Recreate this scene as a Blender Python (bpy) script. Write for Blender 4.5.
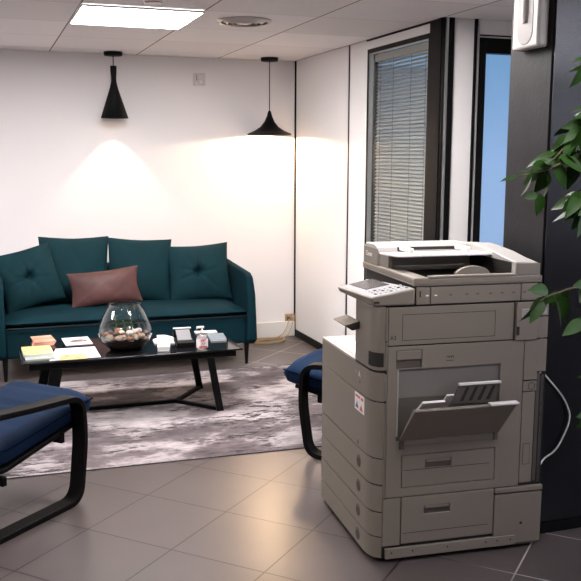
import bpy, bmesh, math, random
from mathutils import Vector, Matrix, Euler
random.seed(7)
PI = math.pi
C = bpy.context.scene.collection
for o in list(bpy.data.objects): bpy.data.objects.remove(o)
scn = bpy.context.scene

# ---------------------------------------------------------------- camera, world, lights, exposure
YAW, PITCH, ROLL, FPX, CAMH = 0.3345, 0.1529, 0.0036, 877.95, 1.6
fw = Vector((math.sin(YAW)*math.cos(PITCH), math.cos(YAW)*math.cos(PITCH), -math.sin(PITCH)))
rt = Vector((math.cos(YAW), -math.sin(YAW), 0)); up = rt.cross(fw)
r2 = rt*math.cos(ROLL)+up*math.sin(ROLL); u2 = up*math.cos(ROLL)-rt*math.sin(ROLL)
cd = bpy.data.cameras.new('camera'); cam = bpy.data.objects.new('camera', cd); C.objects.link(cam)
cd.sensor_width = 36; cd.lens = FPX/581*36; cd.clip_start = 0.05; cd.clip_end = 200
m3 = Matrix((r2, u2, -fw)).transposed(); cam.matrix_world = Matrix.Translation((0, 0, CAMH)) @ m3.to_4x4()
scn.camera = cam

w = bpy.data.worlds.new('sky'); scn.world = w; w.use_nodes = True
nt = w.node_tree; nt.nodes.clear()
out = nt.nodes.new('ShaderNodeOutputWorld'); bg = nt.nodes.new('ShaderNodeBackground')
tc = nt.nodes.new('ShaderNodeTexCoord'); sx = nt.nodes.new('ShaderNodeSeparateXYZ')
mr = nt.nodes.new('ShaderNodeMapRange'); cr = nt.nodes.new('ShaderNodeValToRGB')
mr.inputs['From Min'].default_value = -0.2; mr.inputs['From Max'].default_value = 0.25
nt.links.new(tc.outputs['Generated'], sx.inputs[0]); nt.links.new(sx.outputs['Z'], mr.inputs['Value'])
nt.links.new(mr.outputs[0], cr.inputs[0]); nt.links.new(cr.outputs[0], bg.inputs[0]); nt.links.new(bg.outputs[0], out.inputs[0])
e = cr.color_ramp.elements
e[0].position = 0.0; e[0].color = (.36, .50, .74, 1)
e[1].position = 1.0; e[1].color = (.10, .24, .45, 1)
x = e.new(.42); x.color = (.33, .50, .78, 1)
x = e.new(.66); x.color = (.20, .38, .62, 1)
bg.inputs['Strength'].default_value = 1.0

PENDANT_CONE_W, PENDANT_WIDE_W = 20, 38
PANEL_BACK, FILL_LEFT, FILL_FRONT, PANEL_RIGHT, DAYLIGHT, PANEL_PASSAGE = 58, 48, 30, 16, 13, 58
WARM = (1.0, .68, .38)
scn.view_settings.view_transform = 'Standard'; scn.view_settings.look = 'None'
scn.view_settings.exposure = 0.0; scn.view_settings.gamma = 1.0; scn.view_settings.use_curve_mapping = False

# ---------------------------------------------------------------- helpers
def mat(name, col, rough=.5, metal=0, spec=.5, bump=0, bscale=80, var=0, vscale=6, coat=0, trans=0, ior=1.45, sheen=0, emit=None, es=0, stretch=None):
    m = bpy.data.materials.new(name); m.use_nodes = True
    t = m.node_tree; b = t.nodes['Principled BSDF']
    b.inputs['Base Color'].default_value = (*col, 1); b.inputs['Roughness'].default_value = rough
    b.inputs['Metallic'].default_value = metal; b.inputs['Specular IOR Level'].default_value = spec
    b.inputs['Coat Weight'].default_value = coat; b.inputs['Transmission Weight'].default_value = trans
    b.inputs['IOR'].default_value = ior; b.inputs['Sheen Weight'].default_value = sheen
    b.inputs['Coat Roughness'].default_value = .08
    if emit: b.inputs['Emission Color'].default_value = (*emit, 1); b.inputs['Emission Strength'].default_value = es
    co = t.nodes.new('ShaderNodeTexCoord'); src = co.outputs['Object']
    if stretch:
        mp = t.nodes.new('ShaderNodeMapping'); mp.inputs['Scale'].default_value = stretch
        t.links.new(src, mp.inputs[0]); src = mp.outputs[0]
    if var:
        n = t.nodes.new('ShaderNodeTexNoise'); n.inputs['Scale'].default_value = vscale; n.inputs['Detail'].default_value = 4
        r = t.nodes.new('ShaderNodeValToRGB')
        r.color_ramp.elements[0].position = .3; r.color_ramp.elements[1].position = .7
        r.color_ramp.elements[0].color = (*[c*(1-var) for c in col], 1); r.color_ramp.elements[1].color = (*[min(1, c*(1+var)) for c in col], 1)
        t.links.new(src, n.inputs['Vector']); t.links.new(n.outputs['Fac'], r.inputs[0]); t.links.new(r.outputs[0], b.inputs['Base Color'])
    if bump:
        n = t.nodes.new('ShaderNodeTexNoise'); n.inputs['Scale'].default_value = bscale; n.inputs['Detail'].default_value = 3
        bp = t.nodes.new('ShaderNodeBump'); bp.inputs['Strength'].default_value = bump; bp.inputs['Distance'].default_value = .004
        t.links.new(src, n.inputs['Vector']); t.links.new(n.outputs['Fac'], bp.inputs['Height']); t.links.new(bp.outputs[0], b.inputs['Normal'])
    return m

def box(bm, a, b):
    vs = [bm.verts.new((x, y, z)) for z in (a[2], b[2]) for y in (a[1], b[1]) for x in (a[0], b[0])]
    for f in ((0, 2, 3, 1), (4, 5, 7, 6), (0, 1, 5, 4), (2, 6, 7, 3), (0, 4, 6, 2), (1, 3, 7, 5)): bm.faces.new([vs[i] for i in f])
    return vs
def prism(bm, pts, d0, d1, axis='z'):
    def P(p, d): return {'z': (p[0], p[1], d), 'y': (p[0], d, p[1]), 'x': (d, p[0], p[1])}[axis]
    A = [bm.verts.new(P(p, d0)) for p in pts]; B = [bm.verts.new(P(p, d1)) for p in pts]; n = len(pts)
    bm.faces.new(A[::-1]); bm.faces.new(B)
    for i in range(n): bm.faces.new((A[i], A[(i+1) % n], B[(i+1) % n], B[i]))
    return A+B
def lathe(bm, prof, c=(0, 0, 0), n=40, cap=True, inner=False):
    rings = []
    for r, z in prof:
        rings.append([bm.verts.new((c[0]+r*math.cos(2*PI*i/n), c[1]+r*math.sin(2*PI*i/n), c[2]+z)) for i in range(n)])
    for a, b in zip(rings, rings[1:]):
        for i in range(n): bm.faces.new((a[i], a[(i+1) % n], b[(i+1) % n], b[i]))
    if cap:
        bm.faces.new(rings[0][::-1]); bm.faces.new(rings[-1])
def tube(bm, pts, r, n=8, r1=None):
    pts = [Vector(p) for p in pts]; rings = []
    prev = None
    for i, p in enumerate(pts):
        d = (pts[min(i+1, len(pts)-1)]-pts[max(i-1, 0)]).normalized()
        if prev is None: a = d.orthogonal().normalized()
        else: a = (prev-d*prev.dot(d)).normalized()
        prev = a; b = d.cross(a); rr = r if r1 is None else r+(r1-r)*i/(len(pts)-1)
        rings.append([bm.verts.new(p+(a*math.cos(2*PI*k/n)+b*math.sin(2*PI*k/n))*rr) for k in range(n)])
    for A, B in zip(rings, rings[1:]):
        for k in range(n): bm.faces.new((A[k], A[(k+1) % n], B[(k+1) % n], B[k]))
    bm.faces.new(rings[0][::-1]); bm.faces.new(rings[-1])
def band(bm, pts, wd, th, y0=0):
    """flat strip following a path (x,z), wd wide along y, th thick"""
    n = len(pts); L = []
    for i in range(n):
        a = Vector(pts[max(i-1, 0)]); b = Vector(pts[min(i+1, n-1)]); d = (b-a).normalized(); nn = Vector((-d.y, d.x)); p = Vector(pts[i])
        q = [(p+nn*th/2, -wd/2), (p+nn*th/2, wd/2), (p-nn*th/2, wd/2), (p-nn*th/2, -wd/2)]
        L.append([bm.verts.new((v.x, y0+yy, v.y)) for v, yy in q])
    for A, B in zip(L, L[1:]):
        for k in range(4): bm.faces.new((A[k], A[(k+1) % 4], B[(k+1) % 4], B[k]))
    bm.faces.new(L[0][::-1]); bm.faces.new(L[-1])
def smooth_path(pts, r=.06, n=6):
    """rounds the corners of a polyline"""
    P = [Vector(p) for p in pts]; o = [P[0]]
    for i in range(1, len(P)-1):
        a = (P[i-1]-P[i]); b = (P[i+1]-P[i]); rr = min(r, a.length*.48, b.length*.48)
        s = P[i]+a.normalized()*rr; t = P[i]+b.normalized()*rr
        for k in range(n+1):
            u = k/n; o.append(s*(1-u)**2+P[i]*2*u*(1-u)+t*u*u)
    o.append(P[-1]); return o
def obj(name, bm, m, parent=None, bev=0, seg=2, smooth=True, ang=35, sub=0):
    bmesh.ops.recalc_face_normals(bm, faces=bm.faces[:])
    me = bpy.data.meshes.new(name); bm.to_mesh(me); bm.free()
    for k in (m if isinstance(m, (list, tuple)) else [m]): me.materials.append(k)
    if smooth:
        me.shade_smooth(); me.set_sharp_from_angle(angle=math.radians(ang))
    o = bpy.data.objects.new(name, me); C.objects.link(o)
    if parent: o.parent = parent
    if bev:
        b = o.modifiers.new('bevel', 'BEVEL'); b.width = bev; b.segments = seg; b.limit_method = 'ANGLE'; b.angle_limit = math.radians(30)
        b.harden_normals = False
    if sub:
        s = o.modifiers.new('sub', 'SUBSURF'); s.levels = sub; s.render_levels = sub
    return o
def obox(name, a, b, m, parent=None, bev=0, seg=2):
    bm = bmesh.new(); box(bm, a, b); return obj(name, bm, m, parent, bev, seg)
def tag(o, label, cat, group=None):
    o['label'] = label; o['category'] = cat
    if group: o['group'] = group
    return o
def thing(name, label, cat, loc=(0, 0, 0), rz=0, group=None):
    o = bpy.data.objects.new(name, None); C.objects.link(o); o.location = loc; o.rotation_euler = (0, 0, rz)
    o.empty_display_size = .1
    return tag(o, label, cat, group)
def struct(name, bm, m, parent=None, bev=0):
    o = obj(name, bm, m, parent, bev)
    if not parent: o['kind'] = 'structure'
    return o
def sbox(name, a, b, m, parent=None, bev=0):
    bm = bmesh.new(); box(bm, a, b); return struct(name, bm, m, parent, bev)
def root_struct(name, loc=(0, 0, 0)):
    o = bpy.data.objects.new(name, None); C.objects.link(o); o.location = loc; o['kind'] = 'structure'; return o
def text(name, s, size, m, parent, loc, rot, ext=.0004):
    cu = bpy.data.curves.new(name, 'FONT'); cu.body = s; cu.size = size; cu.extrude = ext; cu.align_x = 'CENTER'; cu.align_y = 'CENTER'
    tmp = bpy.data.objects.new('tmp_text', cu); C.objects.link(tmp)
    me = bpy.data.meshes.new_from_object(tmp.evaluated_get(bpy.context.evaluated_depsgraph_get()))
    bpy.data.objects.remove(tmp); me.name = name; me.materials.clear(); me.materials.append(m)
    o = bpy.data.objects.new(name, me); C.objects.link(o); o.parent = parent; o.location = loc; o.rotation_euler = rot
    return o
def dup(root, loc, rz, label, group=None):
    r = root.copy(); C.objects.link(r); r.location = loc; r.rotation_euler = (0, 0, rz); r['label'] = label
    if group: r['group'] = group
    for ch in list(root.children):
        c = ch.copy(); C.objects.link(c); c.parent = r
        for g in ch.children:
            d = g.copy(); C.objects.link(d); d.parent = c
    return r

# ---------------------------------------------------------------- surface materials
WALL = mat('wall_paint', (.76, .735, .74), .6, bump=.05, bscale=250, spec=.3)
WPANEL = mat('wall_panel', (.80, .78, .775), .5, spec=.35)
BLACKM = mat('black_powder_metal', (.003, .003, .0035), .5, spec=.14)
BLACKW = mat('black_stained_wood', (.003, .0027, .0027), .5, spec=.12, bump=.1, bscale=40, stretch=(1, 12, 12))
ALU = mat('aluminium_strip', (.62, .62, .62), .3, metal=.9)
BROWNF = mat('dark_frame', (.005, .004, .0035), .5, spec=.15)
WHITEP = mat('white_plastic', (.72, .71, .69), .4)

def floor_material():
    m = bpy.data.materials.new('stone_floor_tiles'); m.use_nodes = True; t = m.node_tree; b = t.nodes['Principled BSDF']
    N = t.nodes.new; K = t.links.new
    co = N('ShaderNodeTexCoord'); mp = N('ShaderNodeMapping'); mp.vector_type = 'TEXTURE'
    mp.inputs['Location'].default_value = (.3544, 3.6776, 0); mp.inputs['Rotation'].default_value = (0, 0, -.8015); mp.inputs['Scale'].default_value = (.4342, .4342, 1)
    K(co.outputs['Object'], mp.inputs[0]); sp = N('ShaderNodeSeparateXYZ'); K(mp.outputs[0], sp.inputs[0])
    def M(op, a, b=None, c=None):
        n = N('ShaderNodeMath'); n.operation = op
        for i, v in enumerate((a, b, c)):
            if v is None: continue
            if isinstance(v, (int, float)): n.inputs[i].default_value = v
            else: K(v, n.inputs[i])
        return n.outputs[0]
    def edge(s):
        f = M('FRACT', s); g = M('SUBTRACT', 1.0, f); return M('MINIMUM', f, g)
    d = M('MINIMUM', edge(sp.outputs[0]), edge(sp.outputs[1]))
    line = M('LESS_THAN', d, .0075)
    wn = N('ShaderNodeTexWhiteNoise'); cb = N('ShaderNodeCombineXYZ'); K(M('FLOOR', sp.outputs[0]), cb.inputs[0]); K(M('FLOOR', sp.outputs[1]), cb.inputs[1]); K(cb.outputs[0], wn.inputs['Vector'])
    n1 = N('ShaderNodeTexNoise'); n1.inputs['Scale'].default_value = 3.5; n1.inputs['Detail'].default_value = 6; K(co.outputs['Object'], n1.inputs['Vector'])
    v = M('ADD', M('MULTIPLY', wn.outputs['Value'], .10), M('MULTIPLY', n1.outputs['Fac'], .35)); v = M('ADD', v, .78)
    mx = N('ShaderNodeMix'); mx.data_type = 'RGBA'; mx.blend_type = 'MULTIPLY'; mx.inputs[0].default_value = 1
    mx.inputs[6].default_value = (.082, .067, .064, 1); K(v, mx.inputs[7])
    # grout: dark in the lounge; reflected light towards the column painted as paler colour
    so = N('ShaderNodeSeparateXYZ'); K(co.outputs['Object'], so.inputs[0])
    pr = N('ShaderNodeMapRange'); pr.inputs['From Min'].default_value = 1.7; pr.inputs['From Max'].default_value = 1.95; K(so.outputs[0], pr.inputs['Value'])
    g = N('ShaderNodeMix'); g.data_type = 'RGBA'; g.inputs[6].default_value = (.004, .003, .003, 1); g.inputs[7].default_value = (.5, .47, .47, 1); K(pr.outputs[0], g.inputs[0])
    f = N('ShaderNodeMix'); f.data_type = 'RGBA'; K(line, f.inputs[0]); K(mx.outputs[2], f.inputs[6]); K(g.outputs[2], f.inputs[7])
    K(f.outputs[2], b.inputs['Base Color']); b.inputs['Roughness'].default_value = .30; b.inputs['Specular IOR Level'].default_value = .5
    bp = N('ShaderNodeBump'); bp.inputs['Strength'].default_value = .3; bp.inputs['Distance'].default_value = .002; bp.invert = True
    K(line, bp.inputs['Height']); K(bp.outputs[0], b.inputs['Normal'])
    return m
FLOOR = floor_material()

# ---------------------------------------------------------------- room shell
HC = 2.396; D = 7.302; XC = 2.581
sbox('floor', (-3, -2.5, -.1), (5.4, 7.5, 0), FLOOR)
# ceiling: individual tile grid as a material on one slab, with an opening for nothing (panels sit below it)
def ceil_material():
    m = bpy.data.materials.new('ceiling_tiles'); m.use_nodes = True; t = m.node_tree; b = t.nodes['Principled BSDF']
    N = t.nodes.new; K = t.links.new
    co = N('ShaderNodeTexCoord'); sp = N('ShaderNodeSeparateXYZ'); K(co.outputs['Object'], sp.inputs[0])
    def M(op, a, b=None):
        n = N('ShaderNodeMath'); n.operation = op
        for i, v in enumerate((a, b)):
            if v is None: continue
            if isinstance(v, (int, float)): n.inputs[i].default_value = v
            else: K(v, n.inputs[i])
        return n.outputs[0]
    u = M('DIVIDE', M('SUBTRACT', sp.outputs[0], .533), .679); v = M('DIVIDE', M('SUBTRACT', sp.outputs[1], 4.948), .695)
    def edge(s):
        f = M('FRACT', s); return M('MINIMUM', f, M('SUBTRACT', 1.0, f))
    lx = M('LESS_THAN', edge(u), .0075); ly = M('LESS_THAN', edge(v), .008)
    wn = N('ShaderNodeTexWhiteNoise'); cb = N('ShaderNodeCombineXYZ'); K(M('FLOOR', u), cb.inputs[0]); K(M('FLOOR', v), cb.inputs[1]); K(cb.outputs[0], wn.inputs['Vector'])
    vv = M('ADD', M('MULTIPLY', wn.outputs['Value'], .16), .88)
    mx = N('ShaderNodeMix'); mx.data_type = 'RGBA'; mx.blend_type = 'MULTIPLY'; mx.inputs[0].default_value = 1
    mx.inputs[6].default_value = (.78, .74, .74, 1); K(vv, mx.inputs[7])
    f = N('ShaderNodeMix'); f.data_type = 'RGBA'; f.inputs[7].default_value = (.16, .13, .12, 1)
    K(M('MAXIMUM', lx, M('MULTIPLY', ly, .35)), f.inputs[0]); K(mx.outputs[2], f.inputs[6]); K(f.outputs[2], b.inputs['Base Color'])
    b.inputs['Roughness'].default_value = .8
    return m
bm = bmesh.new(); box(bm, (-3, -2.5, HC), (2.69, 7.5, HC+.1)); box(bm, (2.69, -2.5, HC), (5.4, 4.9, HC+.1)); struct('ceiling', bm, ceil_material())
sbox('wall_back', (-3, D, 0), (XC+.1, D+.1, HC), WALL)
sbox('wall_left', (-3.1, -2.5, 0), (-3, 7.5, HC), WALL)
sbox('wall_front', (-3, -2.6, 0), (5.4, -2.5, HC), WALL)
sbox('wall_right', (4.6, -2.5, 0), (4.7, 3.02, HC), WALL)
# side wall with the blinds window
bm = bmesh.new()
box(bm, (XC, 5.79, 0), (XC+.1, D, HC)); box(bm, (XC, 4.87, 2.33), (XC+.1, 5.79, HC)); box(bm, (XC, 4.87, 0), (XC+.1, 5.79, .45))
struct('wall_side', bm, WPANEL)
# corner and joint trims
tn = [0]
def trim(a, b, m, bev=0):
    tn[0] += 1; return sbox('trim_%d' % tn[0], a, b, m, bev=bev)
trim((XC-.012, D-.012, 0), (XC, D, HC), BLACKM)                        # back corner shadow bead
trim((XC-.003, 6.11, .05), (XC+.001, 6.128, HC), BLACKM); trim((XC-.004, 6.128, .05), (XC+.001, 6.14, HC), ALU)
trim((XC-.012, 4.87, 0), (XC, D-.012, .06), BLACKM)
trim((XC-.010, 4.87, HC-.010), (XC, 5.8, HC-.001), BLACKM)
sbox('baseboard_back', (-3, D-.03, 0), (XC-.012, D, .135), WHITEP, bev=.004)
# dark corner post
trim((XC-.01, 4.70, 0), (XC+.06, 4.87, HC), BROWNF, bev=.003)
trim((XC-.018, 4.712, 0), (XC-.010, 4.745, HC), BLACKM)
trim((XC+.005, 4.685, 0), (XC+.018, 4.70, HC), ALU)
trim((XC+.018, 4.69, 0), (XC+.058, 4.75, HC), BLACKM)
# door wall at Y 4.7
sbox('wall_partition', (2.639, 4.70, 0), (2.776, 4.80, HC), WPANEL)
trim((2.776, 4.69, 0), (2.792, 4.80, HC), BLACKM); trim((2.792, 4.683, 0), (2.803, 4.80, HC), ALU)
bm = bmesh.new(); box(bm, (2.803, 4.70, 2.31), (3.6, 4.80, HC)); box(bm, (3.5, 4.70, 0), (3.7, 4.80, 2.31)); struct('wall_door', bm, WPANEL)
trim((2.803, 4.685, 2.292), (3.5, 4.70, 2.30), ALU)
dr = root_struct('door_1', (2.803, 4.70, 0))
bm = bmesh.new(); box(bm, (0, -.008, 0), (.055, .06, 2.31)); box(bm, (.64, -.008, 0), (.697, .06, 2.31)); box(bm, (.055, -.008, 2.205), (.64, .06, 2.31)); box(bm, (.055, -.008, 0), (.64, .06, .1))
obj('door_frame', bm, BLACKM, dr, bev=.003)
GLASS = mat('window_glass', (1, 1, 1), 0.0, trans=1, ior=1.45)
THIN = bpy.data.materials.new('thin_clear_glass'); THIN.use_nodes = True
def thin_glass(m, tint, k):
    t = m.node_tree; t.nodes.remove(t.nodes['Principled BSDF']); o = t.nodes['Material Output']
    tr = t.nodes.new('ShaderNodeBsdfTransparent'); tr.inputs[0].default_value = (*tint, 1); gl = t.nodes.new('ShaderNodeBsdfGlossy'); gl.inputs['Roughness'].default_value = 0.01
    lw = t.nodes.new('ShaderNodeLayerWeight'); lw.inputs[0].default_value = .5; pw = t.nodes.new('ShaderNodeMath'); pw.operation = 'POWER'; pw.inputs[1].default_value = 4
    fr = t.nodes.new('ShaderNodeMath'); fr.operation = 'MULTIPLY_ADD'; fr.inputs[1].default_value = k; fr.inputs[2].default_value = .02; t.links.new(lw.outputs['Facing'], pw.inputs[0]); t.links.new(pw.outputs[0], fr.inputs[0]); mx = t.nodes.new('ShaderNodeMixShader')
    t.links.new(fr.outputs[0], mx.inputs[0]); t.links.new(tr.outputs[0], mx.inputs[1]); t.links.new(gl.outputs[0], mx.inputs[2]); t.links.new(mx.outputs[0], o.inputs[0])
thin_glass(THIN, (.93, .95, .94), .45)
THIN2 = bpy.data.materials.new('clear_door_glass'); THIN2.use_nodes = True; thin_glass(THIN2, (.95, .97, 1), .3)
obox('door_glass', (.055, .02, .1), (.64, .03, 2.205), THIN2, dr)
# neighbouring room seen through the glass, open to daylight on its far side
bm = bmesh.new(); box(bm, (2.68, 7.4, 0), (4.15, 7.5, HC)); struct('wall_neighbour_back', bm, WALL)
# column: brown textured side, glossy dark front panel
COLB = mat('dark_mottled_panel', (.0085, .0075, .0085), .6, spec=.2, bump=.25, bscale=60, var=.25, vscale=9)
COLF = mat('glossy_dark_panel', (.0012, .002, .004), .22, spec=.4, bump=.22, bscale=420)
bm = bmesh.new(); box(bm, (2.141, 3.032, 0), (2.33, 3.32, HC)); struct('wall_column', bm, COLB)
dw = root_struct('window_2', (4.6, .2, 1.8))
bm = bmesh.new()
for a, b in (((-.03, -1.2, 0), (-.001, 1.3, .04)), ((-.03, -1.2, .52), (-.001, 1.3, .56)), ((-.03, -1.2, .04), (-.001, -1.16, .52)), ((-.03, 1.26, .04), (-.001, 1.3, .52)), ((-.03, .03, .04), (-.001, .07, .52))): box(bm, a, b)
obj('window_frame', bm, BLACKM, dw)
obox('window_pane', (-.015, -1.16, .04), (-.005, 1.26, .52), mat('frosted_daylight', (.8, .8, .8), .5, emit=(.80, .82, 1), es=DAYLIGHT), dw)
bm = bmesh.new(); box(bm, (2.147, 3.018, .048), (4.7, 3.031, HC)); box(bm, (2.33, 3.031, 0), (4.7, 3.20, HC)); struct('wall_column_front', bm, COLF)
sbox('baseboard_column', (2.141, 3.010, 0), (4.6, 3.031, .045), BLACKM)
sbox('wall_passage', (3.6, 3.2, 0), (3.7, 4.7, HC), WALL)

# window with blinds in the side wall
win = root_struct('window_1', (XC, 4.87, 0))
bm = bmesh.new(); y0, y1, z0, z1 = 0, .92, .45, 2.33
for a, b in (((-.006, y0, z0), (.07, y0+.022, z1)), ((-.006, y1-.022, z0), (.07, y1, z1)), ((-.006, y0+.022, z1-.03), (.07, y1-.022, z1)), ((-.006, y0+.022, z0), (.07, y1-.022, z0+.03))): box(bm, a, b)
obj('window_frame', bm, BLACKM, win, bev=.002)
bm = bmesh.new()
for a, b in (((-.002, y0+.022, z0+.03), (.03, y0+.03, z1-.03)), ((-.002, y1-.028, z0+.03), (.03, y1-.022, z1-.03)), ((-.002, y0+.03, z1-.036), (.03, y1-.03, z1-.03))): box(bm, a, b)
o = obj('glazing_bead', bm, ALU, win); o['label'] = 'bright aluminium bead around the glass'
obox('window_glass', (.018, y0+.022, z0+.03), (.022, y1-.022, z1-.03), THIN, win)
SLAT = mat('blind_slat', (.30, .28, .26), .5)
bm = bmesh.new(); z = z1-.10
while z > z0+.04:
    for (ya, yb) in ((y0+.035, y1-.035),):
        vs = box(bm, (-.0125, ya, -.0004), (.0125, yb, .0004))
        M_ = Matrix.Translation((.058, 0, z)) @ Matrix.Rotation(math.radians(-48), 4, 'Y')
        for v in vs: v.co = M_ @ v.co
    z -= .0245
bl = obj('venetian_blind', bm, SLAT, win)
bm = bmesh.new(); box(bm, (.04, y0+.03, z1-.085), (.076, y1-.03, z1-.04)); obj('headrail', bm, SLAT, bl)
bm = bmesh.new()
for yy in (.14, .34, .60, .80):
    tube(bm, [(.044, yy, z0+.04), (.044, yy, z1-.06)], .0018, 5)
obj('ladder_cord', bm, mat('cord', (.12, .12, .12), .7), bl)

# ---------------------------------------------------------------- ceiling fittings
def panel(cx_, cy_, label, strength, col=(1, .95, .94)):
    t = thing('ceiling_light', label, 'ceiling light', (cx_, cy_, HC-.001))
    bm = bmesh.new(); hx, hy = .338, .347
    for a, b in (((-hx, -hy, -.014), (hx, -hy+.008, 0)), ((-hx, hy-.008, -.014), (hx, hy, 0)), ((-hx, -hy+.008, -.014), (-hx+.008, hy-.008, 0)), ((hx-.008, -hy+.008, -.014), (hx, hy-.008, 0))): box(bm, a, b)
    obj('frame', bm, WHITEP, t, bev=.002)
    obox('diffuser', (-hx+.008, -hy+.008, -.010), (hx-.008, hy-.008, -.002), mat('lit_diffuser', (.9, .9, .9), .5, emit=col, es=strength), t)
    return t
panel(.8725, 5.296, 'square recessed ceiling light glowing white above the coffee table', PANEL_BACK)
panel(-1.164, 1.821, 'added unseen fill light panel on the left, in front of the lounge', FILL_FRONT)  # panel added out of view as front fill light
panel(1.5515, 1.821, 'square ceiling light glowing white in front of the photocopier', PANEL_RIGHT)
panel(1.5515, 3.906, 'square ceiling light glowing white behind the photocopier, before the partition', PANEL_PASSAGE)
panel(2.909, 1.821, 'added unseen fill light panel over the ficus beside the dark panel wall', 26, (.92, .90, 1))  # unseen panel added to lighten the floor on the right
panel(-1.843, 5.296, 'added unseen fill light panel left of the lounge, beyond the left picture edge', FILL_LEFT)  # unseen panel added to brighten the left of the back wall
v = thing('air_vent', 'round louvred ceiling air vent right of the lit panel', 'air vent', (1.52, 5.235, HC-.001))
VM = mat('vent_metal', (.42, .38, .36), .35, metal=.6)
bm = bmesh.new()
lathe(bm, [(.165, -.0), (.165, -.004), (.150, -.016), (.140, -.012), (.150, -.0)], n=48, cap=False); obj('rim', bm, VM, v)
for rr in (.115, .082, .050):
    bm = bmesh.new(); lathe(bm, [(rr+.012, -.004), (rr-.010, -.022), (rr-.014, -.020), (rr+.008, -.002)], n=40, cap=False); obj('louvre_ring', bm, VM, v)
bm = bmesh.new(); lathe(bm, [(.028, -.001), (.030, -.02), (.0, -.026)], n=30, cap=False); obj('centre_cap', bm, VM, v)
bm = bmesh.new(); lathe(bm, [(.15, -.0005), (.0, -.0010)], n=40, cap=False); obj('backing', bm, mat('vent_dark', (.07, .06, .055), .6), v)
sd_ = thing('smoke_detector', 'white round smoke detector on the ceiling in front of the lit panel', 'smoke detector', (.865, 4.66, HC-.001))
bm = bmesh.new(); lathe(bm, [(.050, 0), (.050, -.012), (.040, -.03), (.0, -.034)], n=30, cap=False); obj('housing', bm, WHITEP, sd_)
bm = bmesh.new(); lathe(bm, [(.043, -.018), (.046, -.021), (.041, -.027)], n=30, cap=False); obj('sensor_ring', bm, mat('sensor_red', (.35, .12, .12), .5), sd_)

# pendants
def pendant(x_, y_, label, prof, ztop, zrim, watt, hb, wide=True, name='pendant_lamp'):
    t = thing(name, label, 'pendant lamp', (x_, y_, HC), group=None)
    bm = bmesh.new(); lathe(bm, [(.072, -.001), (.072, -.026), (.066, -.030), (0, -.030)], n=40, cap=False); obj('canopy', bm, BLACKM, t)
    bm = bmesh.new(); tube(bm, [(0, 0, -.03), (0, 0, ztop-HC-.0)], .004, 8); obj('cord', bm, BLACKM, t)
    bm = bmesh.new(); lathe(bm, prof, n=64, cap=False)
    o = obj('lamp_shade', bm, [BLACKM], t); s = o.modifiers.new('thick', 'SOLIDIFY'); s.thickness = .002; s.offset = 0
    bm = bmesh.new(); bmesh.ops.create_uvsphere(bm, u_segments=16, v_segments=10, radius=.018 if hb < .1 else .015, matrix=Matrix.Translation((0, 0, zrim+hb-HC)))
    obj('bulb', bm, mat('bulb_glow', (1, 1, 1), .5, emit=WARM, es=30), t)
    L = bpy.data.lights.new('bulb_light', 'POINT' if wide else 'SPOT'); L.energy = watt
    if not wide: L.spot_size = math.radians(78); L.spot_blend = .18
    L.color = WARM if wide else (1, .68, .40); L.shadow_soft_size = .012
    lo = bpy.data.objects.new('bulb_light', L); C.objects.link(lo); lo.parent = t; lo.location = (0, 0, zrim+hb-HC-.03)
    return t
zr = 1.885-HC; pendant(1.005, 7.15, 'narrow black hourglass cone pendant lamp above the left of the sofa',
    [(.006, zr+.405), (.024, zr+.403), (.023, zr+.36), (.019, zr+.31), (.020, zr+.28), (.032, zr+.23), (.107, zr)], 2.29, 1.885, PENDANT_CONE_W, .045, False)
zr = 1.765-HC; pendant(2.28, 7.11, 'wide black flared pendant lamp on a long cord near the room corner',
    [(.007, zr+.20), (.013, zr+.19), (.022, zr+.155), (.042, zr+.11), (.075, zr+.068), (.120, zr+.038), (.165, zr+.018), (.183, zr+.012), (.183, zr)], 1.965, 1.765, PENDANT_WIDE_W, .055)

# wall sensor, socket, cable
s = thing('wall_sensor', 'small white square sensor on the back wall between the pendants', 'sensor', (1.728, D, 2.217))
obox('housing', (-.048, -.022, -.05), (.048, -.0005, .05), mat('sensor_white', (.60, .57, .55), .4), s, bev=.006)
bm = bmesh.new(); bmesh.ops.create_uvsphere(bm, u_segments=16, v_segments=8, radius=.02, matrix=Matrix.Translation((.008, -.022, -.015))); obj('lens', bm, WHITEP, s)
obox('slot', (-.03, -.0235, -.01), (-.022, -.021, .035), mat('slot_grey', (.25, .24, .23), .5), s)
CREAM = mat('cream_plastic', (.42, .30, .17), .4)
s = thing('power_socket', 'cream wall socket with plugs low in the back corner', 'socket', (2.53, D-.0005, .165))
obox('plate', (-.045, -.012, -.035), (.045, 0, .035), CREAM, s, bev=.003)
for xx in (-.022, .022): obox('plug', (xx-.012, -.045, -.018), (xx+.012, -.012, .018), mat('plug_dark', (.10, .08, .06), .4) if xx < 0 else CREAM, s, bev=.004)
bm = bmesh.new(); pts = [(2.552, D-.05, .160), (2.52, D-.09, .10), (2.47, D-.12, .03), (2.40, D-.16, .008)]
for k in range(64):
    a = k/64*2*PI*3.6+.2; rr = .12+.018*math.sin(k*.7); pts.append((2.27+rr*1.25*math.cos(a), D-.22+rr*.62*math.sin(a), .007+.010*k/64+.006*math.sin(k*1.3)**2))
tube(bm, pts, .0055, 6)
pts = [(2.508, D-.05, .160), (2.48, D-.09, .11), (2.42, D-.14, .05), (2.36, D-.15, .02), (2.28, D-.12, .008), (2.15, D-.2, .008), (2.05, D-.16, .008)]
tube(bm, pts, .005, 6)
tag(obj('power_cable', bm, CREAM), 'coiled cream power cable on the floor in the back corner', 'cable')

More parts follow.
